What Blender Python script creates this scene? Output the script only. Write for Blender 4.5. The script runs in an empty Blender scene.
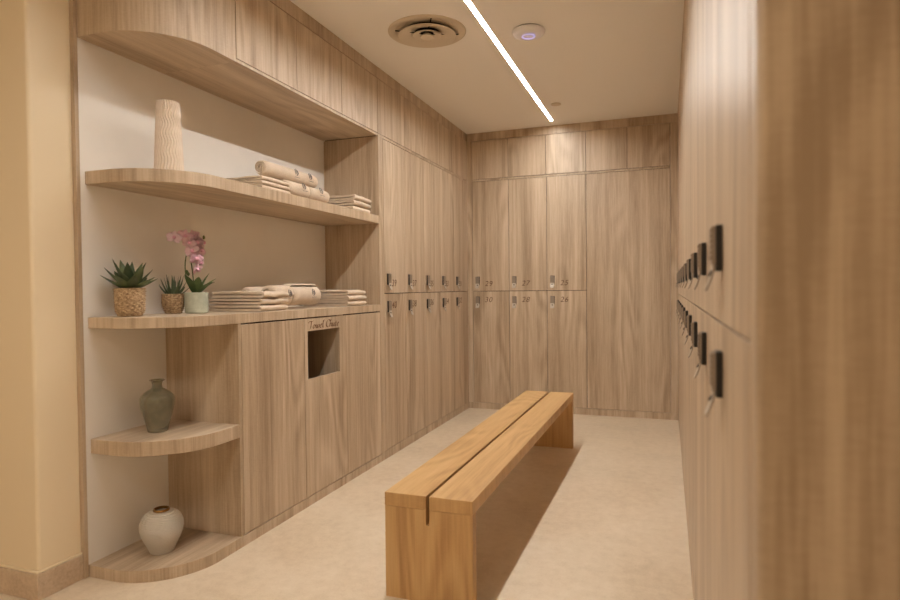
import bpy, bmesh, math, random
from mathutils import Vector, Matrix, noise
random.seed(7)
S = bpy.context.scene
COL = S.collection
PI = math.pi
# ------------------------------------------------------------------ room measures (metres)
XL = -1.873      # front of the joinery on the left
XN = -2.302      # white wall at the back of the open shelves
YB = 5.789       # front of the lockers on the back wall
XR = 0.090       # front of the lockers on the right
H = 2.728        # ceiling
YN0, YN1 = 1.905, 3.806   # open shelf niche along y
PL = 0.060       # plinth height under the lockers
PN = 0.050      # plinth height under the open shelves
ZS = 1.168       # split between the two locker tiers
ZT = 2.252       # top of the lockers
ZU0, ZU1 = 2.272, 2.648   # cupboard doors under the ceiling

# ------------------------------------------------------------------ materials
def srgb(r, g, b):
    f = lambda c: (c/255/12.92) if c/255 <= .04045 else ((c/255+.055)/1.055)**2.4
    return (f(r), f(g), f(b), 1)
class NT:
    def __init__(s, name):
        s.m = bpy.data.materials.new(name); s.m.use_nodes = True
        s.t = s.m.node_tree; s.t.nodes.clear()
        s.out = s.n('ShaderNodeOutputMaterial')
        s.p = s.n('ShaderNodeBsdfPrincipled'); s.l(s.p.outputs[0], s.out.inputs[0])
    def n(s, typ, **kw):
        o = s.t.nodes.new(typ)
        for k, v in kw.items():
            if k.startswith('i_'): o.inputs[k[2:].replace('_', ' ')].default_value = v
            else: setattr(o, k, v)
        return o
    def l(s, a, b): s.t.links.new(a, b)
    def set(s, **kw):
        for k, v in kw.items(): s.p.inputs[k.replace('_', ' ')].default_value = v
    def ramp(s, fac, stops):
        r = s.n('ShaderNodeValToRGB'); e = r.color_ramp.elements
        while len(e) < len(stops): e.new(.5)
        for el, (p, c) in zip(e, stops): el.position = p; el.color = c
        s.l(fac, r.inputs[0]); return r.outputs[0]
    def math(s, op, a, b=None, c=None):
        m = s.n('ShaderNodeMath', operation=op)
        for i, v in enumerate((a, b, c)):
            if v is None: continue
            if isinstance(v, (int, float)): m.inputs[i].default_value = v
            else: s.l(v, m.inputs[i])
        return m.outputs[0]
    def bump(s, h, strength, dist):
        b = s.n('ShaderNodeBump'); b.inputs['Strength'].default_value = strength
        b.inputs['Distance'].default_value = dist; s.l(h, b.inputs['Height'])
        s.l(b.outputs[0], s.p.inputs['Normal'])
    def noise(s, vec, scale, detail=2, rough=.5, dist=0):
        o = s.n('ShaderNodeTexNoise'); o.inputs['Scale'].default_value = scale
        o.inputs['Detail'].default_value = detail; o.inputs['Roughness'].default_value = rough
        o.inputs['Distortion'].default_value = dist
        if vec is not None: s.l(vec, o.inputs['Vector'])
        return o.outputs['Fac']
    def mapping(s, vec, scale, loc=None):
        m = s.n('ShaderNodeMapping'); m.inputs['Scale'].default_value = scale
        s.l(vec, m.inputs['Vector'])
        if loc is not None: s.l(loc, m.inputs['Location'])
        return m.outputs[0]
    def mix(s, fac, a, b, typ='MIX'):
        m = s.n('ShaderNodeMix', data_type='RGBA', blend_type=typ)
        for sock, v in ((m.inputs['Factor'], fac), (m.inputs['A'], a), (m.inputs['B'], b)):
            pass
        ins = [i for i in m.inputs if i.enabled]
        for i, v in zip(ins, (fac, a, b)):
            if isinstance(v, (int, float, tuple)): i.default_value = v
            else: s.l(v, i)
        return [o for o in m.outputs if o.enabled][0]

def wood(name, dark, mid, light, rough, along='Z', contrast=1.0, fine=1.0, spread=1.0, bumpv=.15, figure=1.0):
    """laminate / timber: the grain runs upright on vertical faces, along the board on level ones"""
    k = NT(name)
    tc = k.n('ShaderNodeTexCoord'); oi = k.n('ShaderNodeObjectInfo'); geo = k.n('ShaderNodeNewGeometry')
    off = k.n('ShaderNodeCombineXYZ')
    k.l(k.math('MULTIPLY', oi.outputs['Random'], 37.3), off.inputs[0]); k.l(k.math('MULTIPLY', oi.outputs['Random'], 91.7), off.inputs[1])
    k.l(k.math('MULTIPLY', oi.outputs['Random'], 53.1), off.inputs[2])
    add = k.n('ShaderNodeVectorMath', operation='ADD'); k.l(tc.outputs['Object'], add.inputs[0]); k.l(off.outputs[0], add.inputs[1])
    vec = add.outputs[0]
    sep = k.n('ShaderNodeSeparateXYZ'); k.l(geo.outputs['True Normal'], sep.inputs[0])
    flat = k.math('GREATER_THAN', k.math('ABSOLUTE', sep.outputs[2]), .6)
    def grain(sz, a, detail=3, rough=.55, dist=.0):
        v = k.mapping(vec, (sz, sz, sz*a)); h = k.mapping(vec, (sz, sz*a, sz))
        mx = k.n('ShaderNodeMix', data_type='VECTOR')
        ins = [i for i in mx.inputs if i.enabled]
        k.l(flat, ins[0]); k.l(v, ins[1]); k.l(h, ins[2])
        return k.noise([o for o in mx.outputs if o.enabled][0], 1, detail, rough, dist)
    broad = grain(7*spread, .05, 3, .5, .3*figure)
    mid_ = grain(34*spread, .03, 4, .6)
    fine_ = grain(150*spread, .035, 2, .6)
    saw = grain(60, 4.0, 1, .5)
    f = k.math('ADD', k.math('MULTIPLY', broad, .46), k.math('ADD', k.math('MULTIPLY', mid_, .32*fine), k.math('MULTIPLY', fine_, .22*fine)))
    f = k.math('ADD', f, k.math('MULTIPLY', k.math('SUBTRACT', saw, .5), .07*fine))
    arch = grain(3.2*spread, .22, 1, .4, .25*figure)                # cathedral figure: contour lines of a slow noise
    ring = k.math('SINE', k.math('MULTIPLY', arch, 62*figure))
    patch = k.ramp(grain(2.6*spread, .35, 1, .5), [(.50, (0, 0, 0, 1)), (.62, (1, 1, 1, 1))])
    f = k.math('ADD', f, k.math('MULTIPLY', k.math('MULTIPLY', ring, patch), .055))
    c = .17/contrast
    col = k.ramp(f, [(.5-c, srgb(*dark)), (.5, srgb(*mid)), (.5+c, srgb(*light))])
    k.l(col, k.p.inputs['Base Color'])
    k.set(Roughness=rough)
    k.bump(f, bumpv, .002)
    return k.m

def plain(name, col, rough=.5, metal=0, nscale=0, namp=0, **kw):
    k = NT(name); k.set(Base_Color=srgb(*col), Roughness=rough, Metallic=metal, **kw)
    if nscale:
        tc = k.n('ShaderNodeTexCoord'); n = k.noise(tc.outputs['Object'], nscale, 4, .6)
        a = tuple(max(0, c-namp) for c in col); b = tuple(min(255, c+namp) for c in col)
        k.l(k.ramp(n, [(.3, srgb(*a)), (.7, srgb(*b))]), k.p.inputs['Base Color'])
        k.bump(n, .15, .002)
    return k.m

M = {}
M['wood'] = wood('sonoma_oak_laminate', (158, 134, 108), (191, 168, 141), (213, 193, 168), .41, contrast=1.15)
M['bench'] = wood('solid_oak', (166, 124, 76), (196, 155, 102), (212, 174, 122), .42, contrast=1.0, spread=.9, figure=1.7)
M['gap'] = plain('cabinet_interior', (62, 46, 34), .8)  # dark colour stands in for the shade seen through the door gaps
M['white'] = plain('white_plaster', (240, 234, 226), .75, nscale=3, namp=3)
M['cream'] = plain('cream_paint', (236, 217, 184), .42)
M['ceil'] = plain('ceiling_paint', (248, 243, 236), .8)
M['black'] = plain('black_plastic', (30, 26, 24), .35)
M['keypad'] = plain('grey_keypad', (146, 130, 114), .45)
M['steel'] = plain('brushed_steel', (206, 195, 180), .5, .35)
M['digit'] = plain('engraved_brown', (92, 60, 38), .6)
M['letter'] = plain('painted_brown', (112, 74, 46), .6)
M['shaft'] = plain('shaft_shade', (104, 76, 52), .7)  # shade inside the chute, put into a darker wood colour
M['gold'] = plain('antique_gold', (150, 112, 60), .35, .8)
M['emblem'] = plain('grey_print', (92, 84, 82), .8)
M['vent'] = plain('vent_enamel', (214, 198, 176), .45)
M['ventdark'] = plain('black_parts_vent_shade', (20, 18, 17), .8)
M['ap'] = plain('white_plastic', (246, 243, 246), .35)
M['soil'] = plain('potting_soil', (48, 36, 26), .95, nscale=120, namp=14)
M['stem'] = plain('green_stem', (82, 92, 48), .5)

def leafmat(name, a, b):
    k = NT(name); tc = k.n('ShaderNodeTexCoord'); oi = k.n('ShaderNodeObjectInfo')
    n = k.noise(tc.outputs['Object'], 22, 3)
    f = k.math('ADD', k.math('MULTIPLY', n, .6), k.math('MULTIPLY', oi.outputs['Random'], .4))
    k.l(k.ramp(f, [(.25, srgb(*a)), (.75, srgb(*b))]), k.p.inputs['Base Color']); k.set(Roughness=.45)
    return k.m
M['agave'] = leafmat('agave_leaf', (62, 76, 50), (104, 119, 80))
M['aloe'] = leafmat('aloe_leaf', (52, 70, 50), (98, 114, 84))
M['orchidleaf'] = leafmat('orchid_leaf', (56, 80, 44), (98, 122, 72))
k = NT('orchid_petal'); tc = k.n('ShaderNodeTexCoord'); oi = k.n('ShaderNodeObjectInfo')
f = k.math('ADD', k.math('MULTIPLY', k.noise(tc.outputs['Object'], 60, 3), .6), k.math('MULTIPLY', oi.outputs['Random'], .4))
k.l(k.ramp(f, [(.25, srgb(244, 200, 214)), (.75, srgb(253, 230, 238))]), k.p.inputs['Base Color']); k.set(Roughness=.6, Subsurface_Weight=.15)
k.p.inputs['Subsurface Radius'].default_value = (.01, .004, .005); M['petal'] = k.m
M['lip'] = plain('orchid_lip', (240, 182, 204), .5)

k = NT('woven_seagrass'); tc = k.n('ShaderNodeTexCoord')
n = k.noise(k.mapping(tc.outputs['Object'], (90, 90, 160)), 1, 4, .7)
k.l(k.ramp(n, [(.30, srgb(104, 78, 52)), (.50, srgb(178, 148, 112)), (.70, srgb(224, 200, 164))]), k.p.inputs['Base Color'])
k.set(Roughness=.8); k.bump(n, .6, .004); M['basket'] = k.m

k = NT('celadon_pot'); tc = k.n('ShaderNodeTexCoord'); n = k.noise(tc.outputs['Object'], 30, 4, .7)
k.l(k.ramp(n, [(.3, srgb(172, 176, 156)), (.7, srgb(196, 198, 180))]), k.p.inputs['Base Color']); k.set(Roughness=.55); M['celadon'] = k.m

k = NT('ribbed_ceramic'); k.set(Base_Color=srgb(234, 217, 200), Roughness=.7); M['ribbed'] = k.m

k = NT('white_stoneware'); tc = k.n('ShaderNodeTexCoord')
sp = k.n('ShaderNodeSeparateXYZ'); k.l(tc.outputs['Object'], sp.inputs[0])
rows = k.math('SINE', k.math('MULTIPLY', sp.outputs[2], 900))
dots = k.noise(tc.outputs['Object'], 260, 2)
k.set(Base_Color=srgb(232, 222, 208), Roughness=.75); k.bump(k.math('ADD', k.math('MULTIPLY', rows, .7), dots), .9, .004); M['stoneware'] = k.m

k = NT('smoky_green_glass'); tc = k.n('ShaderNodeTexCoord'); n = k.noise(tc.outputs['Object'], 14, 4, .7)
k.l(k.ramp(n, [(.35, srgb(150, 146, 118)), (.7, srgb(206, 200, 174))]), k.p.inputs['Base Color'])
k.set(Roughness=.05, Transmission_Weight=.7, IOR=1.45, Coat_Weight=.6, Coat_Roughness=.05); M['glass'] = k.m

k = NT('terry_towel'); tc = k.n('ShaderNodeTexCoord'); n = k.noise(tc.outputs['Object'], 420, 3, .7); n2 = k.noise(tc.outputs['Object'], 18, 3)
k.l(k.ramp(k.math('ADD', k.math('MULTIPLY', n, .5), k.math('MULTIPLY', n2, .5)), [(.3, srgb(206, 184, 160)), (.7, srgb(232, 213, 190))]), k.p.inputs['Base Color'])
k.set(Roughness=.95, Sheen_Weight=.1); k.bump(n, .7, .003); M['towel'] = k.m

def stone(name, a, b, c, rough, sc, bumpv=.1):
    k = NT(name); tc = k.n('ShaderNodeTexCoord')
    n1 = k.noise(tc.outputs['Object'], sc, 6, .62, .6); n2 = k.noise(tc.outputs['Object'], sc*9, 5, .7); n3 = k.noise(tc.outputs['Object'], sc*60, 2)
    f = k.math('ADD', k.math('MULTIPLY', n1, .45), k.math('ADD', k.math('MULTIPLY', n2, .38), k.math('MULTIPLY', n3, .17)))
    k.l(k.ramp(f, [(.34, srgb(*a)), (.5, srgb(*b)), (.66, srgb(*c))]), k.p.inputs['Base Color'])
    k.l(k.ramp(n1, [(.3, (rough-.08,)*3+(1,)), (.7, (rough+.1,)*3+(1,))]), k.p.inputs['Roughness'])
    k.bump(f, bumpv, .002); return k.m
M['floor'] = stone('limestone_floor', (200, 178, 150), (217, 198, 172), (228, 211, 188), .42, 2.2)
M['skirt'] = stone('travertine_skirting', (176, 150, 124), (203, 179, 152), (220, 199, 172), .5, 9)

def emis(name, col, st):
    k = NT(name); k.set(Base_Color=(.9, .9, .9, 1), Roughness=.6); k.p.inputs['Emission Color'].default_value = col; k.p.inputs['Emission Strength'].default_value = st
    return k.m
STRIP_COL = (1.0, .98, .94, 1)
M['strip'] = emis('lit_diffuser', STRIP_COL, 156)
M['strip_end'] = emis('lit_diffuser_end', STRIP_COL, 58)
M['blue'] = emis('blue_status_ring', (.25, .3, 1, 1), 1.6)

# ------------------------------------------------------------------ mesh helpers
def B(): return bmesh.new()
def box(bm, x0, x1, y0, y1, z0, z1):
    v = [bm.verts.new((x, y, z)) for z in (z0, z1) for y in (y0, y1) for x in (x0, x1)]
    for f in ((0, 2, 3, 1), (4, 5, 7, 6), (0, 1, 5, 4), (2, 6, 7, 3), (0, 4, 6, 2), (1, 3, 7, 5)): bm.faces.new([v[i] for i in f])
    return bm
def prism(bm, pts, z0, z1):
    a = [bm.verts.new((x, y, z0)) for x, y in pts]; b = [bm.verts.new((x, y, z1)) for x, y in pts]; n = len(pts)
    bm.faces.new(a[::-1]); bm.faces.new(b)
    for i in range(n): bm.faces.new((a[i], a[(i+1) % n], b[(i+1) % n], b[i]))
    return bm
def lathe(bm, prof, seg=48, rad=None, cap0=True, cap1=False):
    """prof: list of (r, z); rad(r, z, theta) may ripple the radius"""
    rings = []
    for r, z in prof:
        rings.append([bm.verts.new(((rad(r, z, 2*PI*i/seg) if rad else r)*math.cos(2*PI*i/seg), (rad(r, z, 2*PI*i/seg) if rad else r)*math.sin(2*PI*i/seg), z)) for i in range(seg)])
    for a, b in zip(rings, rings[1:]):
        for i in range(seg): bm.faces.new((a[i], a[(i+1) % seg], b[(i+1) % seg], b[i]))
    if cap0: bm.faces.new(rings[0][::-1])
    if cap1: bm.faces.new(rings[-1])
    return bm
def tube(bm, pts, rads, seg=10):
    pts = [Vector(p) for p in pts]; rings = []
    for i, p in enumerate(pts):
        d = (pts[min(i+1, len(pts)-1)]-pts[max(i-1, 0)]).normalized()
        u = d.cross(Vector((.31, .95, .05))).normalized(); w = d.cross(u)
        r = rads[i] if isinstance(rads, (list, tuple)) else rads
        rings.append([bm.verts.new(p+u*r*math.cos(2*PI*j/seg)+w*r*math.sin(2*PI*j/seg)) for j in range(seg)])
    for a, b in zip(rings, rings[1:]):
        for j in range(seg): bm.faces.new((a[j], a[(j+1) % seg], b[(j+1) % seg], b[j]))
    bm.faces.new(rings[0][::-1]); bm.faces.new(rings[-1]); return bm
def obj(name, bm, m, parent=None, smooth=False, bevel=0, bseg=2, loc=None, sub=0, angle=35):
    bmesh.ops.recalc_face_normals(bm, faces=bm.faces)
    me = bpy.data.meshes.new(name); bm.to_mesh(me); bm.free()
    me.materials.append(M[m] if isinstance(m, str) else m)
    o = bpy.data.objects.new(name, me); COL.objects.link(o)
    if parent: o.parent = parent
    if loc: o.location = loc
    if smooth:
        for p in me.polygons: p.use_smooth = True
        if angle < 180: me.set_sharp_from_angle(angle=math.radians(angle))
    if bevel:
        b = o.modifiers.new('edge', 'BEVEL'); b.width = bevel; b.segments = bseg; b.limit_method = 'ANGLE'; b.angle_limit = math.radians(40)
    if sub:
        s_ = o.modifiers.new('sub', 'SUBSURF'); s_.levels = sub; s_.render_levels = sub
    return o
def tag(o, label, cat, group=None):
    o['label'] = label; o['category'] = cat
    if group: o['group'] = group
    return o
def thing(name, label, cat, loc=(0, 0, 0), rz=0, group=None):
    o = bpy.data.objects.new(name, None); COL.objects.link(o); o.empty_display_size = .1
    o.location = loc; o.rotation_euler = (0, 0, rz); return tag(o, label, cat, group)
def struct(name, bm, m, **kw):
    o = obj(name, bm, m, **kw); o['kind'] = 'structure'; return o
def dup(root, loc, rz, label, group=None):
    def cp(o, par):
        c = o.copy(); COL.objects.link(c); c.parent = par
        for ch in kids.get(o, []): cp(ch, c)
        return c
    kids = {}
    for o in COL.objects:
        if o.parent: kids.setdefault(o.parent, []).append(o)
    r = cp(root, None); r.location = loc; r.rotation_euler = (0, 0, rz); r['label'] = label
    if group: r['group'] = group
    return r

# ------------------------------------------------------------------ the room
struct('floor', box(B(), -4.3, .95, -2.0, 6.4, -.06, 0), 'floor')
LX, LY0, LY1, LW, LD = -.998, .95, 5.625, .028, .006     # slot for the strip light
bm = B()
box(bm, -4.3, LX-LW/2-.004, -2.0, 6.4, H, H+.06); box(bm, LX+LW/2+.004, .95, -2.0, 6.4, H, H+.06)
box(bm, LX-LW/2-.004, LX+LW/2+.004, -2.0, LY0-.004, H, H+.06); box(bm, LX-LW/2-.004, LX+LW/2+.004, LY1+.004, 6.4, H, H+.06)
struct('ceiling', bm, 'ceil')
struct('wall_niche', box(B(), XN-.12, XN, 1.881, 3.86, 0, H), 'white')
cw = [(-4.3, 1.8615), (-4.3, 1.68)]+[(-2.318-.014+.014*math.sin(PI/12*i), 1.68+.014-.014*math.cos(PI/12*i)) for i in range(7)]+[(-2.318, 1.8615)]
struct('wall_left', prism(B(), cw, 0, H), 'cream', smooth=True)
struct('wall_back', box(B(), -2.5, .75, 6.32, 6.4, 0, H), 'white')
struct('wall_right', box(B(), .63, .75, .745, 6.32, 0, H), 'white')
struct('wall_corridor', box(B(), -4.3, -4.2, -2.0, 1.68, 0, H), 'cream')
struct('wall_front', box(B(), -4.2, .63, -2.0, -1.9, 0, H), 'cream')
struct('wall_near', box(B(), .63, .75, -2.0, .745, 0, H), 'cream')
struct('wall_locker', box(B(), -2.5, -2.42, 3.86, 6.32, 0, H), 'white')
bm = B(); prism(bm, [(-4.2, 1.68), (-4.2, 1.663), (-2.304, 1.663), (-2.304, 1.8615), (-2.318, 1.8615), (-2.318, 1.68)], 0, .104)
struct('baseboard_left', bm, 'skirt', bevel=.003)
bm = B(); prism(bm, [(-4.2, 1.68), (-4.2, 1.667), (-2.307, 1.667), (-2.307, 1.8615), (-2.318, 1.8615), (-2.318, 1.68)], .1042, .112)
struct('trim_9', bm, 'cream', bevel=.003)
struct('trim_1', box(B(), XN-.1, XN+.004, 1.862, 1.8805, 0, H), 'wood', bevel=.001)

# joinery plinths and the ceiling strip above the doors
def outline(y1, x0=XN, x1=XL, y0=YN0, r=.30, n=20):
    p = [(x0, y1), (x0, y0)]
    for i in range(n+1):
        a = PI/2*i/n
        p.append((x1-r+r*math.sin(a), y0+r-r*math.cos(a)))
    p.append((x1, y1)); return p
pl = obj('curved_plinth', prism(B(), outline(3.806, y0=1.882), 0, PN), 'wood', smooth=True, angle=40)
tag(pl, 'low wooden plinth with a rounded end under the open shelves, white vase on it', 'plinth')
struct('baseboard_lockers', box(B(), -2.40, XL, 3.8065, 6.3, 0, PL), 'wood')
struct('baseboard_back', box(B(), XL+.0005, XR-.0005, YB, 6.3, 0, PL), 'wood')
struct('baseboard_right', box(B(), XR, .62, .745, 6.3, 0, PL), 'wood')
struct('trim_2', box(B(), -2.40, XL, 3.8, 6.3, ZU1+.004, H), 'wood')
struct('trim_3', box(B(), XL+.0005, XR-.0005, YB, 6.3, ZU1+.004, H), 'wood')
struct('trim_4', box(B(), XR, .62, .745, 6.3, ZU1+.004, H), 'wood')
# corner fillers
struct('trim_5', box(B(), XL+.0005, -1.824, YB, YB+.3, PL+.001, ZU1+.003), 'wood')
struct('trim_6', box(B(), .0275, XR-.0005, YB, YB+.3, PL+.001, ZU1+.003), 'wood')
struct('trim_7', box(B(), XL-.3, XL, 5.7645, YB+.0, PL+.001, ZU1+.003), 'wood')
struct('trim_8', box(B(), XR, XR+.3, 5.4375, YB, PL+.001, ZU1+.003), 'wood')

# ------------------------------------------------------------------ open shelf wall
def curved_shelf(name, z0, z1, y1, label):
    o = obj(name, prism(B(), outline(y1), z0, z1), 'wood', smooth=True, bevel=.0015, angle=40)
    return tag(o, label, 'shelf')
curved_shelf('wall_shelf', 1.652, 1.706, YN1, 'long upper wooden shelf with a rounded end, ribbed vase and towels on it')
curved_shelf('countertop', 1.046, 1.092, YN1, 'long wooden counter with a rounded end, three potted plants and towels on it')
curved_shelf('corner_shelf', .516, .577, 2.3235, 'small quarter round wooden shelf holding the green glass vase')

o = obj('partition', box(B(), XN+.0005, XL, 3.807, 3.876, PL+.001, ZT+.002), 'wood')
tag(o, 'tall upright wooden end panel closing the right end of the open shelves', 'partition')

oc = thing('overhead_cabinet', 'long overhead wooden cabinet with a rounded end above the open shelves', 'cabinet', (XN, YN0, 2.256))
def W2L(bm, o):
    bmesh.ops.translate(bm, verts=bm.verts, vec=-Vector(o)); return bm
OO = (XN, YN0, 2.256)
obj('curved_end', W2L(prism(B(), outline(2.341, x0=XN+.0002, y0=1.8815), 2.256, H), OO), 'wood', oc, smooth=True, angle=40)
obj('bottom_panel', W2L(box(B(), XN, XL, 2.341, 3.80, 2.256, ZU0-.002), OO), 'wood', oc)
obj('carcass', W2L(box(B(), XN, XL-.0195, 2.3425, 3.799, ZU0, H-.001), OO), 'gap', oc)
obj('top_filler', W2L(box(B(), XL-.019, XL, 2.3425, 3.799, ZU1+.004, H-.0005), OO), 'wood', oc)
for a, b in ((2.344, 2.836), (2.836, 3.316), (3.316, 3.806)):
    obj('door', W2L(box(B(), XL-.018, XL, a+.002, b-.002, ZU0+.0025, ZU1), OO), 'wood', oc, bevel=.001)

# base cabinets under the counter
CO = (XL, 2.325, PN)
def base_unit(name, label, y0, y1, side=False):
    t = thing(name, label, 'cabinet', (XL, y0, PN))
    return t
t = thing('base_cabinet', 'wooden base cabinet beside the open corner shelf, left of the towel chute', 'cabinet', CO)
obj('side_panel', W2L(box(B(), XN+.001, XL, 2.325, 2.343, PN+.001, 1.0455), CO), 'wood', t)
obj('carcass', W2L(box(B(), XN+.001, XL-.0195, 2.3435, 2.868, PN+.001, 1.0455), CO), 'gap', t)
obj('door', W2L(box(B(), XL-.018, XL, 2.3475, 2.867, PN+.003, 1.039), CO), 'wood', t, bevel=.001)
CO = (XL, 3.330, PN)
t = thing('base_cabinet', 'wooden base cabinet between the towel chute and the tall end panel', 'cabinet', CO)
obj('carcass', W2L(box(B(), XN+.001, XL-.0195, 3.3305, 3.805, PN+.001, 1.0455), CO), 'gap', t)
obj('door', W2L(box(B(), XL-.018, XL, 3.332, 3.802, PN+.003, 1.039), CO), 'wood', t, bevel=.001)
CO = (XL, 2.87, PN)
t = thing('towel_chute_cabinet', 'wooden towel chute cabinet with a square hole and lettering under the counter', 'cabinet', CO)
ch0, ch1, cz0, cz1 = 2.902, 3.250, .702, .970
bm = B()
def frame_panel(bm, xa, xb, y0, y1, z0, z1, a0, a1, b0, b1):
    """panel with a square hole as one watertight solid"""
    ys = (y0, a0, a1, y1); zs = (z0, b0, b1, z1)
    V = {(i, j, s): bm.verts.new((x, ys[i], zs[j])) for s, x in ((0, xa), (1, xb)) for i in range(4) for j in range(4)}
    for i in range(3):
        for j in range(3):
            if (i, j) == (1, 1): continue
            for s in (0, 1): bm.faces.new([V[q] for q in ((i, j, s), (i+1, j, s), (i+1, j+1, s), (i, j+1, s))])
    for i in range(3):
        for jj in (0, 3): bm.faces.new([V[q] for q in ((i, jj, 0), (i+1, jj, 0), (i+1, jj, 1), (i, jj, 1))])
        for ii in (0, 3): bm.faces.new([V[q] for q in ((ii, i, 0), (ii, i+1, 0), (ii, i+1, 1), (ii, i, 1))])
    for jj in (1, 2): bm.faces.new([V[q] for q in ((1, jj, 0), (2, jj, 0), (2, jj, 1), (1, jj, 1))])
    for ii in (1, 2): bm.faces.new([V[q] for q in ((ii, 1, 0), (ii, 2, 0), (ii, 2, 1), (ii, 1, 1))])
frame_panel(bm, XL-.018, XL, 2.8705, 3.3285, PN+.003, 1.039, ch0, ch1, cz0, cz1)
door = obj('chute_panel', W2L(bm, CO), 'wood', t)
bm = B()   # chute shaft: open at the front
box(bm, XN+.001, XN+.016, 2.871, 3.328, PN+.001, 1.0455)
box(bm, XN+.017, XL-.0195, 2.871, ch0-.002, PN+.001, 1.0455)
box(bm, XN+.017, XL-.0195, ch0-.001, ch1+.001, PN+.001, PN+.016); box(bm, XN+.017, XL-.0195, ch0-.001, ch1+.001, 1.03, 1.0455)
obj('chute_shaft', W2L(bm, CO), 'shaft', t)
obj('shaft_side', W2L(box(B(), XN+.017, XL-.0195, ch1+.002, 3.328, PN+.001, 1.0455), CO), 'wood', t)  # plain wood, kept paler as the side that catches the light

# lettering "Towel Chute": broad-nib pen strokes
def pen(bm, strokes, nib, ang, tf, depth=.0012):
    nx, ny = nib*math.cos(ang)/2, nib*math.sin(ang)/2
    for st in strokes:
        pts = []
        for i in range(len(st)-1):                     # Catmull-Rom through the points
            p0 = st[max(i-1, 0)]; p1 = st[i]; p2 = st[i+1]; p3 = st[min(i+2, len(st)-1)]
            for s_ in range(6):
                u = s_/6
                pts.append(tuple(.5*((2*p1[q])+(-p0[q]+p2[q])*u+(2*p0[q]-5*p1[q]+4*p2[q]-p3[q])*u*u+(-p0[q]+3*p1[q]-3*p2[q]+p3[q])*u**3) for q in (0, 1)))
        pts.append(st[-1])
        prev = None
        for (x, y) in pts:
            q = [bm.verts.new(tf(x+sx*nx, y+sx*ny, d)) for d in (0, depth) for sx in (-1, 1)]
            if prev:
                for a, b in ((0, 1), (1, 3), (3, 2), (2, 0)): bm.faces.new((prev[a], prev[b], q[b], q[a]))
            else: bm.faces.new((q[0], q[1], q[3], q[2]))
            prev = q
        bm.faces.new((prev[0], prev[1], prev[3], prev[2]))
G = {   # glyphs on a unit cap height, x-height .5
 'T': ([[(-.02, .78), (.04, .94), (.3, .97), (.56, .93), (.72, 1.04)], [(.42, .95), (.37, .5), (.30, .08), (.18, .0)]], .62),
 'o': ([[(.3, .5), (.12, .42), (.06, .18), (.16, .01), (.32, .08), (.4, .32), (.3, .5), (.2, .46)]], .46),
 'w': ([[(.02, .42), (.1, .5), (.1, .2), (.14, .02), (.26, .12), (.34, .46)], [(.34, .46), (.34, .16), (.4, .02), (.52, .14), (.6, .4), (.54, .5)]], .66),
 'e': ([[(.1, .24), (.3, .30), (.34, .44), (.24, .52), (.1, .38), (.07, .14), (.18, .0), (.38, .13)]], .46),
 'l': ([[(.06, .5), (.2, .8), (.26, 1.0), (.18, .96), (.1, .4), (.1, .08), (.18, .01), (.28, .1)]], .3),
 'C': ([[(.62, .78), (.64, .94), (.5, 1.0), (.24, .86), (.08, .5), (.12, .14), (.34, .0), (.6, .14)]], .64),
 'h': ([[(.06, .5), (.2, .85), (.22, 1.0), (.14, .9), (.08, .4), (.04, .0)], [(.05, .2), (.2, .46), (.32, .46), (.3, .2), (.34, .02), (.44, .1)]], .46),
 'u': ([[(.02, .42), (.1, .5), (.08, .2), (.14, .01), (.28, .14), (.36, .48)], [(.36, .5), (.34, .16), (.4, .01), (.5, .1)]], .52),
 't': ([[(.16, .72), (.12, .3), (.1, .08), (.18, .01), (.28, .1)], [(.02, .48), (.3, .5)]], .3),
 ' ': ([], .3)}
txt = 'Towel Chute'; tw = sum(G[c][1] for c in txt); y0, y1, zb, cap = 2.912, 3.246, .982, .042
bm = B(); sx = (y1-y0)/tw; cx = 0
for c in txt:
    st, w = G[c]
    pen(bm, [[(cx+px, py) for px, py in s_] for s_ in st], .13, math.radians(38), lambda x, y, d: (XL+.0002+d, y0+x*sx+(y*.15)*.02, zb+y*cap))
    cx += w
obj('lettering', W2L(bm, CO), 'letter', door)

# ------------------------------------------------------------------ lockers
def digits_mesh(s, h):
    cu = bpy.data.curves.new('number', 'FONT'); cu.body = s; cu.size = h/.70; cu.shear = .22; cu.extrude = .0006; cu.space_character = 1.12; cu.offset = -.0003
    o = bpy.data.objects.new('tmp', cu); COL.objects.link(o)
    bpy.context.view_layer.update()
    me = bpy.data.meshes.new_from_object(o.evaluated_get(bpy.context.evaluated_depsgraph_get()))
    bpy.data.objects.remove(o); bpy.data.curves.remove(cu)
    me.transform(Matrix.Rotation(PI/2, 4, 'X'))
    w0 = min(v.co.x for v in me.vertices); me.transform(Matrix.Translation((-w0, 0, 0)))
    me.materials.clear(); me.materials.append(M['digit']); return me

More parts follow.
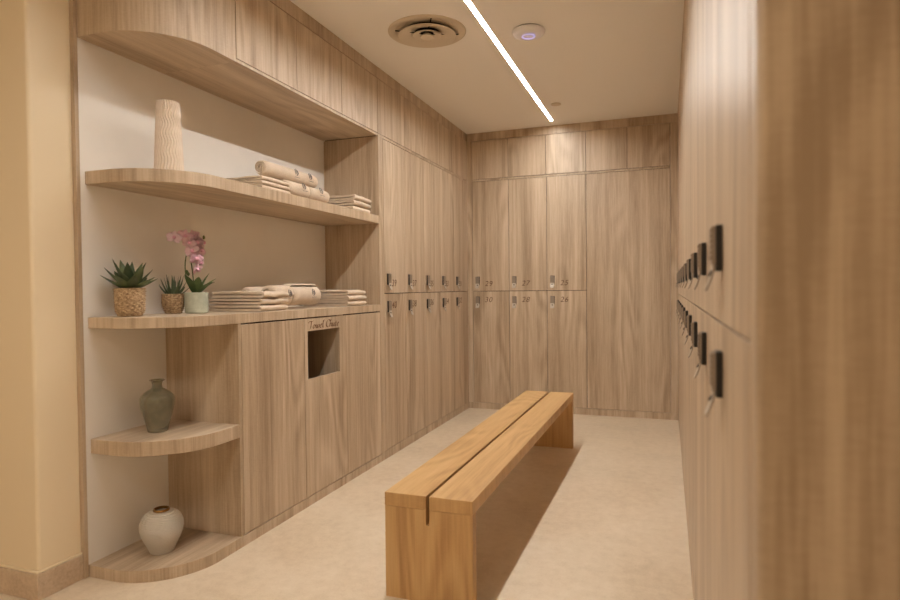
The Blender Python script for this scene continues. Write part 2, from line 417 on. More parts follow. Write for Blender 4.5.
def lock(parent, cx, ztop):
    """slim keypad cam lock: black housing, grey keypad and a bent steel pull"""
    w, h, d = .020, .080, .011
    L = obj('lock', box(B(), -w, w, -d, -.0005, -h, 0), 'black', parent, bevel=.0015, loc=(cx, 0, ztop))
    bm = B(); box(bm, -w+.001, w-.001, -d-.006, -d-.0002, -h+.012, -.002)
    for r in range(6):
        for s_ in (-1, 1): box(bm, s_*.0085-.0055, s_*.0085+.0055, -d-.0085, -d-.006, -.012-r*.0095, -.0055-r*.0095)
    obj('keypad', bm, 'keypad', L)
    bm = B(); n = 10; a = []; b = []
    cv = lambda u: (-d-.005-.013*max(0, (u-.15)/.85)**1.5, -h+.0115-u*.046)
    for i in range(n+1):
        u = i/n; y, z = cv(u)
        ww = w*(.95 if u < .8 else .95-.25*((u-.8)/.2)**2)
        a.append([bm.verts.new((sx*ww, y, z)) for sx in (-1, 1)]); b.append([bm.verts.new((sx*ww, y+.0035, z)) for sx in (-1, 1)])
    for i in range(n):
        bm.faces.new((a[i][0], a[i][1], a[i+1][1], a[i+1][0])); bm.faces.new((b[i][0], b[i+1][0], b[i+1][1], b[i][1]))
        for s_ in (0, 1): bm.faces.new((a[i][s_], a[i+1][s_], b[i+1][s_], b[i][s_]))
    for i in (0, n): bm.faces.new((a[i][0], b[i][0], b[i][1], a[i][1]))
    for f in bm.faces: f.material_index = 0 if all(any(v_ is q for row in a for q in row) for v_ in f.verts) else 1
    o = obj('pull_tab', bm, 'steel', L); o.data.materials.append(M['keypad'])
    bm = B(); y0, z0 = cv(.33)
    vs = [[bm.verts.new((.0055*math.cos(2*PI*i/16), y0+dy+(-.0035 if math.sin(2*PI*i/16) < -.3 else 0), z0+.0055*math.sin(2*PI*i/16))) for i in range(16)] for dy in (.001, -.0012)]
    bm.faces.new(vs[0]); bm.faces.new(vs[1])
    for i in range(16): bm.faces.new((vs[0][i], vs[0][(i+1) % 16], vs[1][(i+1) % 16], vs[1][i]))
    obj('key_button', bm, 'black', L)

def make_locker(name, label, W, zb, zt, lockx, locktop, D=.42):
    t = thing(name, label, 'locker', (0, 0, zb))
    hh = zt-zb
    obj('carcass', box(B(), .0015, W-.0015, .0195, D, .001, hh-.001), 'gap', t)
    obj('door', box(B(), .002, W-.002, 0, .018, .0025, hh-.0025), 'wood', t, bevel=.001)
    lock(t, lockx, locktop-zb)
    return t
def put_number(root, s, x, z):
    d = [c for c in COL.objects if c.parent == root and c.name.startswith('door')][0]
    o = bpy.data.objects.new('number', digits_mesh(s, .050)); COL.objects.link(o); o.parent = d; o.location = (x, -.0006, z)

def run_lockers(n, W, place, rz, ups, lows, lockx, zt_up, zt_low, split, where):
    lo = up = None
    for i in range(n):
        loc = place(i)
        for tier, nums in (('upper', ups), ('lower', lows)):
            lab = where(tier, i, nums[i] if nums else None)
            grp = f'{tier} lockers, ' + ('left wall' if rz > 0 else 'right wall' if rz < 0 else 'back wall')
            if tier == 'upper':
                if up is None: up = make_locker('locker', lab, W, split, ZT, lockx, zt_up); r = up; r.location = (loc[0], loc[1], split); r.rotation_euler = (0, 0, rz); r['group'] = grp
                else: r = dup(up0, (loc[0], loc[1], split), rz, lab, grp)
                up0 = up
            else:
                if lo is None: lo = make_locker('locker', lab, W, PL, split, lockx, zt_low); r = lo; r.location = (loc[0], loc[1], PL); r.rotation_euler = (0, 0, rz); r['group'] = grp
                else: r = dup(lo0, (loc[0], loc[1], PL), rz, lab, grp)
                lo0 = lo
            made.append((r, nums[i] if nums else None, tier))
made = []
LP = .3765
run_lockers(5, LP, lambda i: (XL, 3.8805+i*LP), PI/2, [39, 37, 35, 33, 31], [40, 38, 36, 34, 32], .062, 1.309, 1.114, ZS,
            lambda t, i, n: f'{t} wooden locker on the left wall with number {n} beside its black keypad lock')
run_lockers(3, .3705, lambda i: (-1.8225+i*.3705, YB), 0, [29, 27, 25], [30, 28, 26], .052, 1.311, 1.116, ZS,
            lambda t, i, n: f'{t} wooden locker on the back wall with number {n} beside its black keypad lock')
o_ = ['nearest', 'second nearest', 'third nearest', 'fourth nearest', 'fifth nearest', 'sixth nearest', 'seventh nearest', 'eighth nearest', 'second farthest', 'farthest']
RP = .465; RY0 = .787
run_lockers(10, RP, lambda i: (XR, RY0+(i+1)*RP), -PI/2, None, None, .085, 1.305, 1.085, 1.133,
            lambda t, i, n: f'{o_[i]} {t} wooden locker in the run along the right wall')
for r, n, tier in made:
    if n: put_number(r, str(n), .126, (1.218-ZS) if tier == 'upper' else (1.060-PL))

t = thing('tall_cupboard', 'tall single door wooden cupboard without a handle, right end of the back wall', 'cupboard', (-.711, YB, PL))
obj('carcass', box(B(), .0015, .7365, .0195, .42, .001, ZT-PL-.001), 'gap', t)
obj('door', box(B(), .002, .736, 0, .018, .0025, ZT-PL-.0025), 'wood', t, bevel=.001)

def upper_run(label, loc, rz, edges):
    t = thing('overhead_cabinet', label, 'cabinet', loc, rz); W = edges[-1]; hh = ZU1-ZT
    obj('carcass', box(B(), 0.001, W-.001, .0195, .42, .001, hh), 'gap', t)
    obj('rail', box(B(), 0.001, W-.001, 0, .019, .002, ZU0-ZT-.002), 'wood', t)
    for a, b in zip(edges, edges[1:]): obj('door', box(B(), a+.002, b-.002, 0, .018, ZU0-ZT+.0025, hh), 'wood', t, bevel=.001)
upper_run('overhead wooden cabinet above the left wall lockers', (XL, 3.808, ZT), PI/2, [0]+[.0725+LP*i for i in range(1, 6)][:4]+[1.955])
upper_run('overhead wooden cabinet across the back wall above the lockers', (-1.822, YB, ZT), 0, [0, .368, .735, 1.111, 1.480, 1.848])
upper_run('overhead wooden cabinet above the right wall lockers', (XR, RY0+10*RP, ZT), -PI/2, [RP*i for i in range(11)])

t = obj('end_panel', box(B(), 0, .62-XR, 0, .063, 0, H), 'wood', loc=(XR, .722, 0), bevel=.009, bseg=4, smooth=True)
tag(t, 'broad wooden end panel of the right wall lockers, close to the viewer', 'panel')

# ------------------------------------------------------------------ bench
bx0, bx1, by0, by1, bz = -1.032, -.672, 2.133, 4.583, .410
t = thing('bench', 'long slatted oak bench with panel legs in the middle of the floor', 'bench', ((bx0+bx1)/2, (by0+by1)/2, 0), -.0071)
hw, hl, gp, th, lt = (bx1-bx0)/2, (by1-by0)/2, .0065, .052, .045
for s_ in (-1, 1):
    a, b = sorted((s_*gp, s_*hw))
    obj('seat_board', box(B(), a, b, -hl, hl, bz-th, bz), 'bench', t, bevel=.002)
for s_ in (-1, 1):
    a, b = sorted((s_*(hl-.0006), s_*(hl-lt)))
    pts = [(-hw+.0006, 0), (hw-.0006, 0), (hw-.0006, bz-th-.0005), (gp, bz-th-.0005), (gp, .298), (-gp, .298), (-gp, bz-th-.0005), (-hw+.0006, bz-th-.0005)]
    bm = B(); va = [bm.verts.new((x, a, z)) for x, z in pts]; vb = [bm.verts.new((x, b, z)) for x, z in pts]
    bm.faces.new(va); bm.faces.new(vb[::-1])
    for i in range(8): bm.faces.new((va[i], vb[i], vb[(i+1) % 8], va[(i+1) % 8]))
    obj('leg_panel', bm, 'bench', t, bevel=.0015)

obj('light_stop_rail', box(B(), -.03, .03, -hl+lt, hl-lt, .300, bz-th-.0005), 'bench', t)  # unseen rail added to stop strip light falling through the seat slot

# ------------------------------------------------------------------ ceiling fittings
t = thing('light_strip', 'long recessed white strip light running down the ceiling', 'light', (LX, (LY0+LY1)/2, H))
n = (LY1-LY0)/2
bm = B(); box(bm, -LW/2-.0035, -LW/2, -n-.0035, n+.0035, 0, .03); box(bm, LW/2, LW/2+.0035, -n-.0035, n+.0035, 0, .03)
box(bm, -LW/2, LW/2, -n-.0035, -n, 0, .03); box(bm, -LW/2, LW/2, n, n+.0035, 0, .03)
obj('frame', bm, 'vent', t)
obj('diffuser', box(B(), -LW/2, LW/2, -n, n-.45, LD, LD+.012), 'strip', t)
obj('diffuser', box(B(), -LW/2, LW/2, n-.4498, n, LD, LD+.012), 'strip_end', t)

t = thing('air_vent', 'round ceiling air vent with concentric rings left of the strip light', 'vent', (-1.343, 3.405, H))
R0 = .232
obj('outer_ring', lathe(B(), [(R0, 0), (R0, -.003), (R0-.004, -.006), (R0-.012, -.007), (.200, -.004), (.188, -.001), (.186, -.0003)], 72, cap0=False), 'vent', t, smooth=True)
obj('throat_shade', lathe(B(), [(.140, -.0014), (.001, -.0012)], 64, cap0=False), 'ventdark', t)  # flat dark disc painted for the shade up the duct
obj('collar', lathe(B(), [(.187, -.0004), (.160, -.0018), (.139, -.0010)], 64, cap0=False), 'vent', t, smooth=True)
for ra, rb, za, zb in ((.076, .172, -.006, -.027), (.040, .090, -.011, -.030)):
    obj('cone', lathe(B(), [(ra, za), (ra+(rb-ra)*.5, za+(zb-za)*.42), (rb-.006, zb), (rb, zb+.001), (rb, zb+.004), (rb-.006, zb+.005), (ra+(rb-ra)*.5, za+(zb-za)*.42+.004), (ra, za+.004), (ra, za)], 72, cap0=False), 'vent', t, smooth=True)
obj('hub', lathe(B(), [(.020, -.014), (.038, -.026), (.041, -.031), (.036, -.035), (.001, -.036)], 48, cap0=True), 'vent', t, smooth=True)
bm = B()
for a in range(4):
    c, s_ = math.cos(a*PI/2+.5), math.sin(a*PI/2+.5)
    tube(bm, [(c*.022, s_*.022, -.012), (c*.19, s_*.19, -.0045)], .0035, 6)
obj('bracket', bm, 'ventdark', t)

t = thing('wifi_access_point', 'small white round dome with a blue ring on the ceiling right of the strip light', 'access point', (-.771, 3.595, H))
obj('base', lathe(B(), [(.086, 0), (.088, -.004), (.086, -.008)], 64), 'ventdark', t, smooth=True)
obj('dome', lathe(B(), [(.094, -.006), (.098, -.011), (.097, -.018), (.088, -.029), (.068, -.036), (.040, -.039), (.001, -.040)], 64), 'ap', t, smooth=True)
obj('status_ring', lathe(B(), [(.034, -.0397), (.035, -.0406), (.0365, -.0406), (.0375, -.0395)], 48, cap0=False), 'blue', t, smooth=True)

t = thing('sprinkler_cover', 'tiny round sprinkler cover plate on the ceiling near the end of the strip light', 'sprinkler', (-.871, 5.12, H))
obj('plate', lathe(B(), [(.040, 0), (.041, -.003), (.041, -.006), (.036, -.008), (.001, -.008)], 40), 'vent', t, smooth=True)

# ------------------------------------------------------------------ towels
def towel_fold(name, label, group, x0, x1, y0, y1, z0, z1, seed, zb, sh, sseed, layers=2):
    """one folded towel: the cloth doubles back at the front (+x), open towards the wall"""
    rnd = random.Random(seed); tt = (z1-z0)/layers*.93; pitch = (z1-z0-tt)/(layers-1); Lx = x1-x0
    path = []
    for k_ in range(layers):
        z = tt/2+k_*pitch; xs = [0.0, .1, .25, .4, .55, .7, .82, .92] if k_ % 2 == 0 else [.92, .82, .7, .55, .4, .25, .1, 0.0]
        for u in xs: path.append((u*(Lx-(tt+pitch)/2)/.92, z))
        if k_ < layers-1 and k_ % 2 == 0:
            c = (Lx-(tt+pitch)/2, z+pitch/2)
            for q in range(1, 6): path.append((c[0]+(pitch/2)*math.sin(PI*q/6)*1.5, c[1]-pitch/2*math.cos(PI*q/6)))
        elif k_ < layers-1:
            for q in range(1, 4): path.append((.002-(pitch/2)*math.sin(PI*q/4), z+pitch/2-pitch/2*math.cos(PI*q/4)))
    P = [Vector((a, 0, b)) for a, b in path]; L_, R_ = [], []
    for i, p in enumerate(P):
        d = (P[min(i+1, len(P)-1)]-P[max(i-1, 0)]).normalized(); nrm = Vector((-d.z, 0, d.x))
        L_.append(p+nrm*tt/2); R_.append(p-nrm*tt/2)
    ring = L_+R_[::-1]; ny = 12; bm = B(); rings = []; W = y1-y0
    dx = rnd.uniform(-.006, .006); dy = rnd.uniform(-.006, .006)
    for j in range(ny+1):
        v = j/ny; sc = 1-.25*max(0, 1-min(v, 1-v)*14)**2; rg = []
        for i, q in enumerate(ring):
            cpt = P[i if i < len(P) else 2*len(P)-1-i]
            w_ = cpt+(q-cpt)*sc
            zz = w_.z+noise.noise(Vector((w_.x*8+sseed*3.1, v*4.2, sseed)))*.011*(zb+w_.z)/sh-.003*(zb+w_.z)/sh
            rg.append(bm.verts.new((w_.x-Lx/2+dx+noise.noise(Vector((v*4, seed*1.7, w_.z*40)))*.004, v*W-W/2+dy+noise.noise(Vector((w_.x*8, seed, w_.z*30)))*.006, max(.0003, zz))))
        rings.append(rg)
    N_ = len(ring)
    for a, b in zip(rings, rings[1:]):
        for i in range(N_): bm.faces.new((a[i], a[(i+1) % N_], b[(i+1) % N_], b[i]))
    n_ = len(P)
    for rg in (rings[0], rings[-1]):
        for i in range(n_-1): bm.faces.new((rg[i], rg[i+1], rg[N_-2-i], rg[N_-1-i]))
    o = obj(name, bm, 'towel', smooth=True, angle=60, loc=((x0+x1)/2, (y0+y1)/2, z0))
    return tag(o, label, 'towel', group)
def stack(n, x0, x1, y0, y1, z0, z1, where, seed, group):
    names = {3: ['bottom', 'middle', 'top']}[n]
    h = (z1-z0)/n
    for i in range(n):
        towel_fold('folded_towel', f'{names[i]} beige folded towel of the stack {where}', group, x0, x1, y0+.004*i, y1-.003*i, z0+.0006+i*h, z0+(i+1)*h-.0004, seed+i, i*h, z1-z0, seed)
stack(3, -2.26, -1.902, 2.555, 2.800, 1.706, 1.778, 'on the upper shelf nearest the ribbed vase', 11, 'folded towels on the upper shelf')
stack(3, -2.20, -1.902, 3.495, 3.740, 1.706, 1.815, 'on the upper shelf against the tall end panel', 21, 'folded towels on the upper shelf')
stack(3, -2.24, -1.915, 2.566, 2.795, 1.092, 1.197, 'on the counter beside the orchid pot', 31, 'folded towels on the counter')
stack(3, -2.24, -1.915, 3.440, 3.690, 1.092, 1.197, 'on the counter against the tall end panel', 41, 'folded towels on the counter')

def emblem(parent, R, yc, ang, h=.050):
    """small printed leaf mark with a short line of dots under it, lying on the roll"""
    bm = B()
    def P_(u, v, d): a = ang+(-v)/R; return ((R+d)*math.cos(a), yc+u, (R+d)*math.sin(a))
    def blade(pts, w):
        n = len(pts); pr = None
        for i, (u, v) in enumerate(pts):
            q = i/(n-1); ww = w*math.sin(PI*min(.97, max(.03, q)))
            t_ = Vector((pts[min(i+1, n-1)][0]-pts[max(i-1, 0)][0], pts[min(i+1, n-1)][1]-pts[max(i-1, 0)][1])).normalized()
            a = [bm.verts.new(P_(u-t_.y*ww*s_, -(v+t_.x*ww*s_), d)) for d in (.0004, .0016) for s_ in (-1, 1)]
            if pr:
                for x, y in ((0, 1), (1, 3), (3, 2), (2, 0)): bm.faces.new((pr[x], pr[y], a[y], a[x]))
            pr = a
    s_ = h
    blade([(-.30*s_, -.28*s_), (-.36*s_, .0), (-.24*s_, .3*s_), (-.02*s_, .52*s_)], .075*s_)
    blade([(-.22*s_, -.34*s_), (.0, -.3*s_), (.2*s_, -.05*s_), (.16*s_, .26*s_), (.0, .42*s_)], .08*s_)
    blade([(-.12*s_, -.22*s_), (-.14*s_, .0), (-.04*s_, .2*s_), (.06*s_, .12*s_), (.02*s_, -.1*s_)], .06*s_)
    for i in range(7): blade([(-.45*s_+i*.15*s_, -.54*s_), (-.40*s_+i*.15*s_, -.54*s_), (-.36*s_+i*.15*s_, -.54*s_)], .03*s_)
    obj('emblem', bm, 'emblem', parent)
def roll(label, group, xc, zc, R, y0, y1, seed, marks=()):
    t = thing('rolled_towel', label, 'towel', (xc, y0, zc), 0, group)
    turns = 2.6; tt = R/(turns+1); n = 150; ph = random.Random(seed).uniform(0, 6.28)
    L_, R_ = [], []
    for i in range(n+1):
        a = 2*PI*turns*i/n; r = tt*.5+(R-tt)*(i/n); aa = -a+ph
        ro, ri = r+tt*.32, max(.0008, r-tt*.27)
        if i > n-6: ro -= (i-n+6)/6*tt*.5
        L_.append((ro*math.cos(aa), ro*math.sin(aa))); R_.append((ri*math.cos(aa), ri*math.sin(aa)))
    ring = L_+R_[::-1]; N_ = len(ring); bm = B(); rings = []; W = y1-y0; js = [0, .012, .03, .06, .15, .3, .45, .6, .75, .88, .95, .975, .99, 1]
    for j in js:
        e = min(j, 1-j); sc = 1-.17*max(0, 1-e/.07)**2
        rings.append([bm.verts.new((x*sc, j*W+noise.noise(Vector((x*30, z*30, seed)))*.004+(.012*(1-math.hypot(x, z)/R)*(1 if j < .5 else -1) if e < .02 else 0)*-.4, z*sc)) for x, z in ring])
    for a, b in zip(rings, rings[1:]):
        for i in range(N_): bm.faces.new((a[i], a[(i+1) % N_], b[(i+1) % N_], b[i]))
    for rg in (rings[0], rings[-1]):
        for i in range(n): bm.faces.new((rg[i], rg[i+1], rg[N_-2-i], rg[N_-1-i]))
    obj('cloth', bm, 'towel', t, smooth=True, angle=60)
    for yc, ang in marks: emblem(t, R, yc-y0, math.radians(ang))
ru, rt_, rc = .053, .0505, .071
g1, g2 = 'rolled towels on the upper shelf', 'rolled towels on the counter'
roll('left beige rolled towel of the front pair end to end on the upper shelf', g1, -1.962, 1.706+ru, ru, 2.815, 3.030, 1, [(2.955, 22)])
roll('right beige rolled towel of the front pair end to end on the upper shelf', g1, -1.962, 1.706+ru, ru, 3.036, 3.245, 2, [(3.135, 22)])
roll('beige rolled towel at the back of the upper shelf beneath the top roll', g1, -2.0685, 1.706+ru, ru, 2.815, 3.20, 3)
roll('beige rolled towel lying on top of the other rolls on the upper shelf', g1, -2.0153, 1.8475, rt_, 2.695, 3.20, 4, [(2.965, 16), (3.105, 16)])
roll('beige rolled towel in front on the counter, partly behind the folded stack', g2, -2.070, 1.092+rc, rc, 2.815, 2.990, 5, [(2.935, 14)])
roll('thick beige rolled towel in front on the counter with the clearest printed emblem', g2, -2.070, 1.092+.077, .077, 2.996, 3.290, 6, [(3.165, 10)])
roll('beige rolled towel at the back of the counter behind the front rolls', g2, -2.216, 1.092+rc, rc, 2.815, 3.15, 7)

# ------------------------------------------------------------------ vases
def interp(prof, n):
    out = []
    for i in range(len(prof)-1):
        p0 = prof[max(i-1, 0)]; p1 = prof[i]; p2 = prof[i+1]; p3 = prof[min(i+2, len(prof)-1)]
        for s_ in range(n):
            u = s_/n; out.append(tuple(.5*((2*p1[q])+(-p0[q]+p2[q])*u+(2*p0[q]-5*p1[q]+4*p2[q]-p3[q])*u*u+(-p0[q]+3*p1[q]-3*p2[q]+p3[q])*u**3) for q in (0, 1)))
    return out+[prof[-1]]
hv = .336
def ribs(r, z, th):
    if r < .02: return r
    ph = .11*math.sin(z/hv*4.2*2*PI-.8)*min(1, .35+z/hv)
    w = math.sin(27*(th+ph))
    return r+.0036*(abs(w)**.6*(1 if w > 0 else -1))
pr = [(.0600-.0145*(i/70)**1.1, hv*i/70) for i in range(71)]
pr += [(.039, hv-.002), (.039, hv-.04), (.04, .02), (.001, .02)]
o = obj('ribbed_vase', lathe(B(), pr, 272, ribs), 'ribbed', smooth=True, angle=70, loc=(-2.10, 2.160, 1.7062))
tag(o, 'tall tapering off-white vase with wavy ribs on the upper shelf', 'vase')

pr = interp([(.038, 0), (.043, .004), (.048, .030), (.062, .080), (.0725, .128), (.0695, .155), (.048, .178), (.025, .192), (.0200, .203), (.0205, .212), (.025, .222), (.033, .227)], 5)
pr += [(.033, .2295), (.029, .2295), (.0200, .222), (.0165, .212), (.016, .203), (.022, .19), (.061, .155), (.0645, .128), (.057, .085), (.042, .03), (.034, .010), (.001, .008)]
o = obj('glass_vase', lathe(B(), pr, 64), 'glass', smooth=True, angle=80, loc=(-2.140, 2.107, .5775))
tag(o, 'smoky green glass vase with a narrow neck on the small corner shelf', 'vase')

VZ = .94
t = thing('stoneware_vase', 'round white textured vase with a gold rim on the low plinth', 'vase', (-2.112, 2.090, PN+.0004))
pr = interp([(.044, 0), (.050, .003), (.061, .030), (.080, .072), (.0900, .110), (.0885, .142), (.074, .172), (.050, .188), (.032, .192)], 6)
pr += [(.029, .189), (.029, .18), (.07, .155), (.082, .11), (.05, .03), (.001, .01)]
obj('body', lathe(B(), [(p, q*VZ) for p, q in pr], 96), 'stoneware', t, smooth=True, angle=80)
obj('rim', lathe(B(), [(p, q*VZ) for p, q in ((.029, .189), (.0335, .190), (.0345, .197), (.032, .202), (.028, .202), (.027, .195), (.029, .189))], 64, cap0=False), 'gold', t, smooth=True)

# ------------------------------------------------------------------ plants
def leaf(parent, mat, az, elev, L, w, curl, base=(0, 0, 0), fold=.35, n=12, tip=1.3, wide=.35):
    bm = B(); p = Vector(base); e = elev; rows = []
    d_ = Vector((math.cos(az), math.sin(az), 0)); side = Vector((-math.sin(az), math.cos(az), 0)); up = Vector((0, 0, 1))
    for i in range(n+1):
        u = i/n
        ww = w*(.45+.55*math.sin(min(1, u/wide)*PI/2))*(1-max(0, (u-wide)/(1-wide))**tip)+.0004
        f = d_*math.cos(e)+up*math.sin(e); nr = -d_*math.sin(e)+up*math.cos(e)
        th_ = .0035*(1-u)+.0006
        rows.append([bm.verts.new(p+side*ww*s_+nr*(fold*ww*abs(s_)-th_*k_)) for k_, ss in ((0, (-1, -.5, 0, .5, 1)), (1, (1, .5, 0, -.5, -1))) for s_ in ss])
        p = p+f*L/n; e += curl/n
    for a, b in zip(rows, rows[1:]):
        m = len(a)
        for j in range(m): bm.faces.new((a[j], a[(j+1) % m], b[(j+1) % m], b[j]))
    bm.faces.new(rows[0]); bm.faces.new(rows[-1])
    return obj('leaf', bm, mat, parent, smooth=True, angle=70)

def basket(parent, prof, rows, seg, name='pot'):
    P_ = interp(prof, 14); zt = prof[-1][1]
    def w(r, z, th):
        q = z/zt*rows; return r+.0030*math.sin(seg*th+PI*math.floor(q))*math.sin(PI*(q % 1))+.0022*abs(math.sin(PI*q))
    rt = prof[-1][0]
    return obj(name, lathe(B(), P_+[(rt-.006, zt+.001), (rt-.009, zt-.02), (rt-.02, .012), (.001, .01)], 180, lambda r, z, th: w(r, z, th) if r > rt*.5 else r), 'basket', parent, smooth=True, angle=80)

rnd = random.Random(3)
t = thing('potted_agave', 'green agave plant in the largest woven basket pot, left end of the counter', 'plant', (-2.195, 2.022, 1.0925))
basket(t, [(.039, 0), (.046, .004), (.0555, .024), (.058, .06), (.0605, .122)], 13, 13)
obj('soil', lathe(B(), [(.052, .108), (.001, .112)], 32, cap0=False), 'soil', t)
for ring, (cnt, el, L, w, cu) in enumerate([(8, .40, .118, .023, .25), (6, .72, .132, .024, .15), (5, 1.06, .140, .023, .1), (2, 1.36, .12, .019, .05)]):
    for i in range(cnt):
        az = 2*PI*(i+.5*(ring % 2))/cnt+rnd.uniform(-.15, .15)+.35
        # keep the fan clear of the wall behind
        Lk = L*rnd.uniform(.9, 1.08)
        if math.cos(az) < -.3: Lk = min(Lk, .095/(abs(math.cos(az))*math.cos(el)+.02))
        leaf(t, 'agave', az, el+rnd.uniform(-.08, .08), Lk, w, cu, (.012*math.cos(az), .012*math.sin(az), .113), wide=.42, tip=1.5)

t = thing('potted_aloe', 'spiky aloe plant in the smaller woven basket pot behind the orchid', 'plant', (-2.222, 2.295, 1.0925))
basket(t, [(.028, 0), (.034, .003), (.044, .027), (.0485, .057), (.047, .094)], 10, 11)
obj('soil', lathe(B(), [(.0375, .078), (.001, .082)], 32, cap0=False), 'soil', t)
for ring, (cnt, el, L, w, cu) in enumerate([(9, .5, .085, .008, .55), (8, .85, .100, .008, .4), (6, 1.15, .11, .007, .25), (4, 1.4, .105, .006, .1)]):
    for i in range(cnt):
        az = 2*PI*(i+.5*(ring % 2))/cnt+rnd.uniform(-.2, .2)
        Lk = L*rnd.uniform(.88, 1.1)
        if math.cos(az) < -.3: Lk = min(Lk, .085/(abs(math.cos(az))*math.cos(el)+.02))
        leaf(t, 'aloe', az, el+rnd.uniform(-.08, .08), Lk, w, cu, (.01*math.cos(az), .01*math.sin(az), .078), wide=.2)

t = thing('potted_orchid', 'pink orchid in a round pale green pot beside the folded towels', 'plant', (-2.130, 2.346, 1.0925))
pr = interp([(.044, 0), (.050, .003), (.0525, .012), (.0535, .05), (.0545, .098)], 6)
obj('pot', lathe(B(), pr+[(.0530, .1), (.051, .098), (.048, .02), (.001, .012)], 64), 'celadon', t, smooth=True, angle=60)
obj('soil', lathe(B(), [(.0495, .088), (.001, .091)], 32, cap0=False), 'soil', t)
for az, el, L, w, cu in ((1.2, .85, .125, .015, -.3), (-1.35, 1.0, .135, .018, -.4), (.1, .9, .115, .021, -.7), (2.2, 1.0, .11, .018, -.4), (-.7, 1.05, .12, .02, -.5), (.95, 1.2, .12, .018, -.2), (3.0, 1.1, .08, .016, -.4)):
    leaf(t, 'orchidleaf', az, el, L, w, cu, (.008*math.cos(az), .008*math.sin(az), .086), fold=.25, wide=.5, tip=1.8)
def crom(pts, n):
    o = []
    for i in range(len(pts)-1):
        p0 = pts[max(i-1, 0)]; p1 = pts[i]; p2 = pts[i+1]; p3 = pts[min(i+2, len(pts)-1)]
        for s_ in range(n):
            u = s_/n; o.append(tuple(.5*((2*p1[q])+(-p0[q]+p2[q])*u+(2*p0[q]-5*p1[q]+4*p2[q]-p3[q])*u*u+(-p0[q]+3*p1[q]-3*p2[q]+p3[q])*u**3) for q in range(3)))
    return o+[pts[-1]]
s1 = crom([(.0, -.01, .085), (.002, -.034, .13), (.002, -.066, .18), (.002, -.070, .24), (.002, -.054, .30), (.003, -.044, .34), (.004, -.074, .362), (.004, -.134, .358)], 6)
s2 = crom([(.004, -.01, .085), (.004, -.018, .12), (.004, -.022, .16), (.004, -.03, .22), (.004, -.04, .28), (.004, -.03, .33), (.004, .0, .35)], 6)
obj('stem', tube(B(), s1, .0028, 8), 'stem', t, smooth=True); obj('stem', tube(B(), s2, .0026, 8), 'stem', t, smooth=True)
def flower_mesh():
    bm = B()
    def petal(az, L, w, cup, off=.0):
        rows = []; n = 7
        for i in range(n+1):
            u = i/n; ww = w*math.sin(PI*(.08+.84*u)**.8)
            rr = L*u; z = cup*u*u+off
            rows.append([bm.verts.new((rr*math.cos(az)-s_*ww*math.sin(az), rr*math.sin(az)+s_*ww*math.cos(az), z-.25*ww*abs(s_))) for s_ in (-1, -.5, 0, .5, 1)])
        for a, b in zip(rows, rows[1:]):
            for j in range(4): bm.faces.new((a[j], a[j+1], b[j+1], b[j]))
    for az in (PI/2, PI/2+2.2, PI/2-2.2): petal(az, .031, .012, .002)
    for az in (.2, PI-.2): petal(az, .033, .021, .005, .0015)
    bmesh.ops.solidify(bm, geom=bm.faces[:], thickness=.0012)
    return bm
F = None
spots = [((.008, -.158, .352), (.75, -.7, .1), .85), ((.014, -.099, .361), (.9, -.4, .25), .95), ((.010, -.030, .366), (.9, .0, .35), .95), ((.010, .022, .340), (.8, .45, .1), .85),
         ((.026, -.087, .333), (1, -.3, -.05), .9), ((.030, -.044, .336), (1, -.1, .0), 1.0), ((.024, -.069, .296), (1, -.25, -.1), .95), ((.024, -.007, .300), (.9, .3, .0), .95),
         ((.028, -.046, .260), (1, -.1, -.1), 1.0), ((.022, -.014, .242), (.9, .3, -.2), .85), ((.022, -.032, .210), (1, .05, -.35), .8)]
spots = [((p[0], p[1]+.016, p[2]), d, s_*1.22) for p, d, s_ in spots]
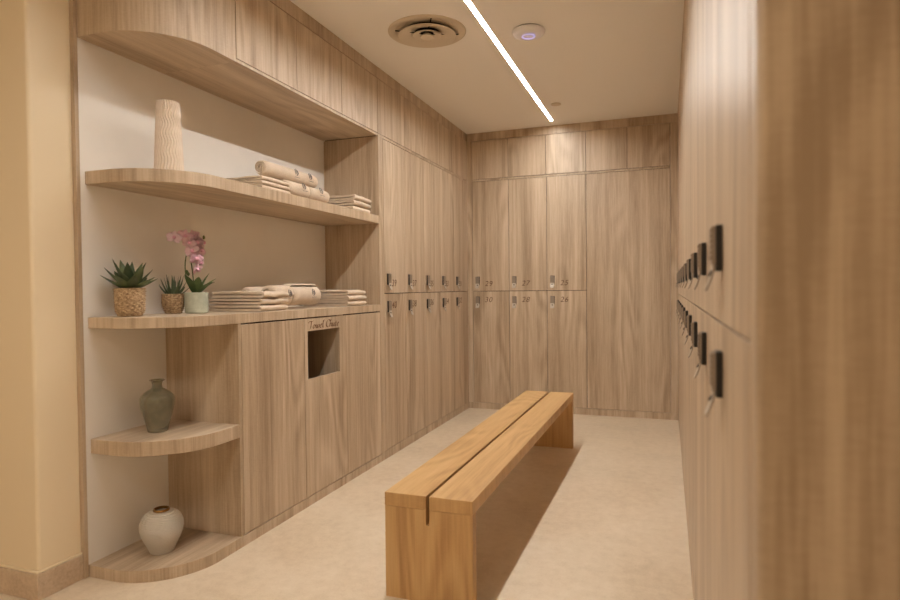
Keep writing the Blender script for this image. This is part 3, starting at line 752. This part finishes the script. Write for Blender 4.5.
for i, (p, d, s_) in enumerate(spots):
    q = Vector(d).normalized().to_track_quat('Z', 'Y'); 
    if F is None: F = o = obj('flower', flower_mesh(), 'petal', t, smooth=True, angle=180); LIP = lathe(B(), [(.002, -.003), (.007, .002), (.008, .008), (.005, .013), (.001, .014)], 12); l_ = obj('lip', LIP, 'lip', o, smooth=True, angle=180); l0 = l_
    else:
        o = F.copy(); COL.objects.link(o); o.parent = t; l_ = l0.copy(); COL.objects.link(l_); l_.parent = o
    o.location = p; o.rotation_euler = (q.to_matrix() @ Matrix.Rotation(rnd.uniform(-.5, .5), 3, 'Z')).to_euler(); o.scale = (s_,)*3
for p in ((.004, -.063, .196), (.006, -.056, .186), (.006, .050, .366)):
    b = obj('bud', lathe(B(), [(.001, -.009), (.006, -.004), (.007, .002), (.004, .008), (.001, .011)], 12), 'stem', t, smooth=True, loc=p)

# ------------------------------------------------------------------ corridor fill lamp added behind the viewer, without a fixture
l = bpy.data.lights.new('corridor_fill_light', 'AREA'); l.shape = 'RECTANGLE'; l.size = 2.2; l.size_y = .06; l.energy = 27; l.color = (1, .93, .82)
o = bpy.data.objects.new('corridor_fill_light', l); COL.objects.link(o); o.location = (-1.6, -.6, H-.01)

# ------------------------------------------------------------------ camera, world, view
cam = bpy.data.cameras.new('camera'); co = bpy.data.objects.new('camera', cam); COL.objects.link(co)
f_, yaw, pit, rol = 609.3156, .3428, .0193, -.0102
cam.sensor_width = 36; cam.lens = f_/900*36; cam.clip_start = .02
fwd = Vector((-math.sin(yaw)*math.cos(pit), math.cos(yaw)*math.cos(pit), -math.sin(pit))); rt = Vector((math.cos(yaw), math.sin(yaw), 0)); up = rt.cross(fwd)
r2 = rt*math.cos(rol)+up*math.sin(rol); u2 = -rt*math.sin(rol)+up*math.cos(rol)
co.matrix_world = Matrix(((r2.x, u2.x, -fwd.x, 0), (r2.y, u2.y, -fwd.y, 0), (r2.z, u2.z, -fwd.z, 1.2), (0, 0, 0, 1)))
cam.dof.use_dof = True; cam.dof.focus_distance = 3.8; cam.dof.aperture_fstop = 2.8
S.camera = co
w = bpy.data.worlds.new('world'); S.world = w; w.use_nodes = True
w.node_tree.nodes['Background'].inputs[0].default_value = (.05, .04, .03, 1); w.node_tree.nodes['Background'].inputs[1].default_value = .2
S.view_settings.view_transform = 'Standard'; S.view_settings.look = 'None'; S.view_settings.gamma = 1; S.view_settings.exposure = .12
S.view_settings.use_curve_mapping = False
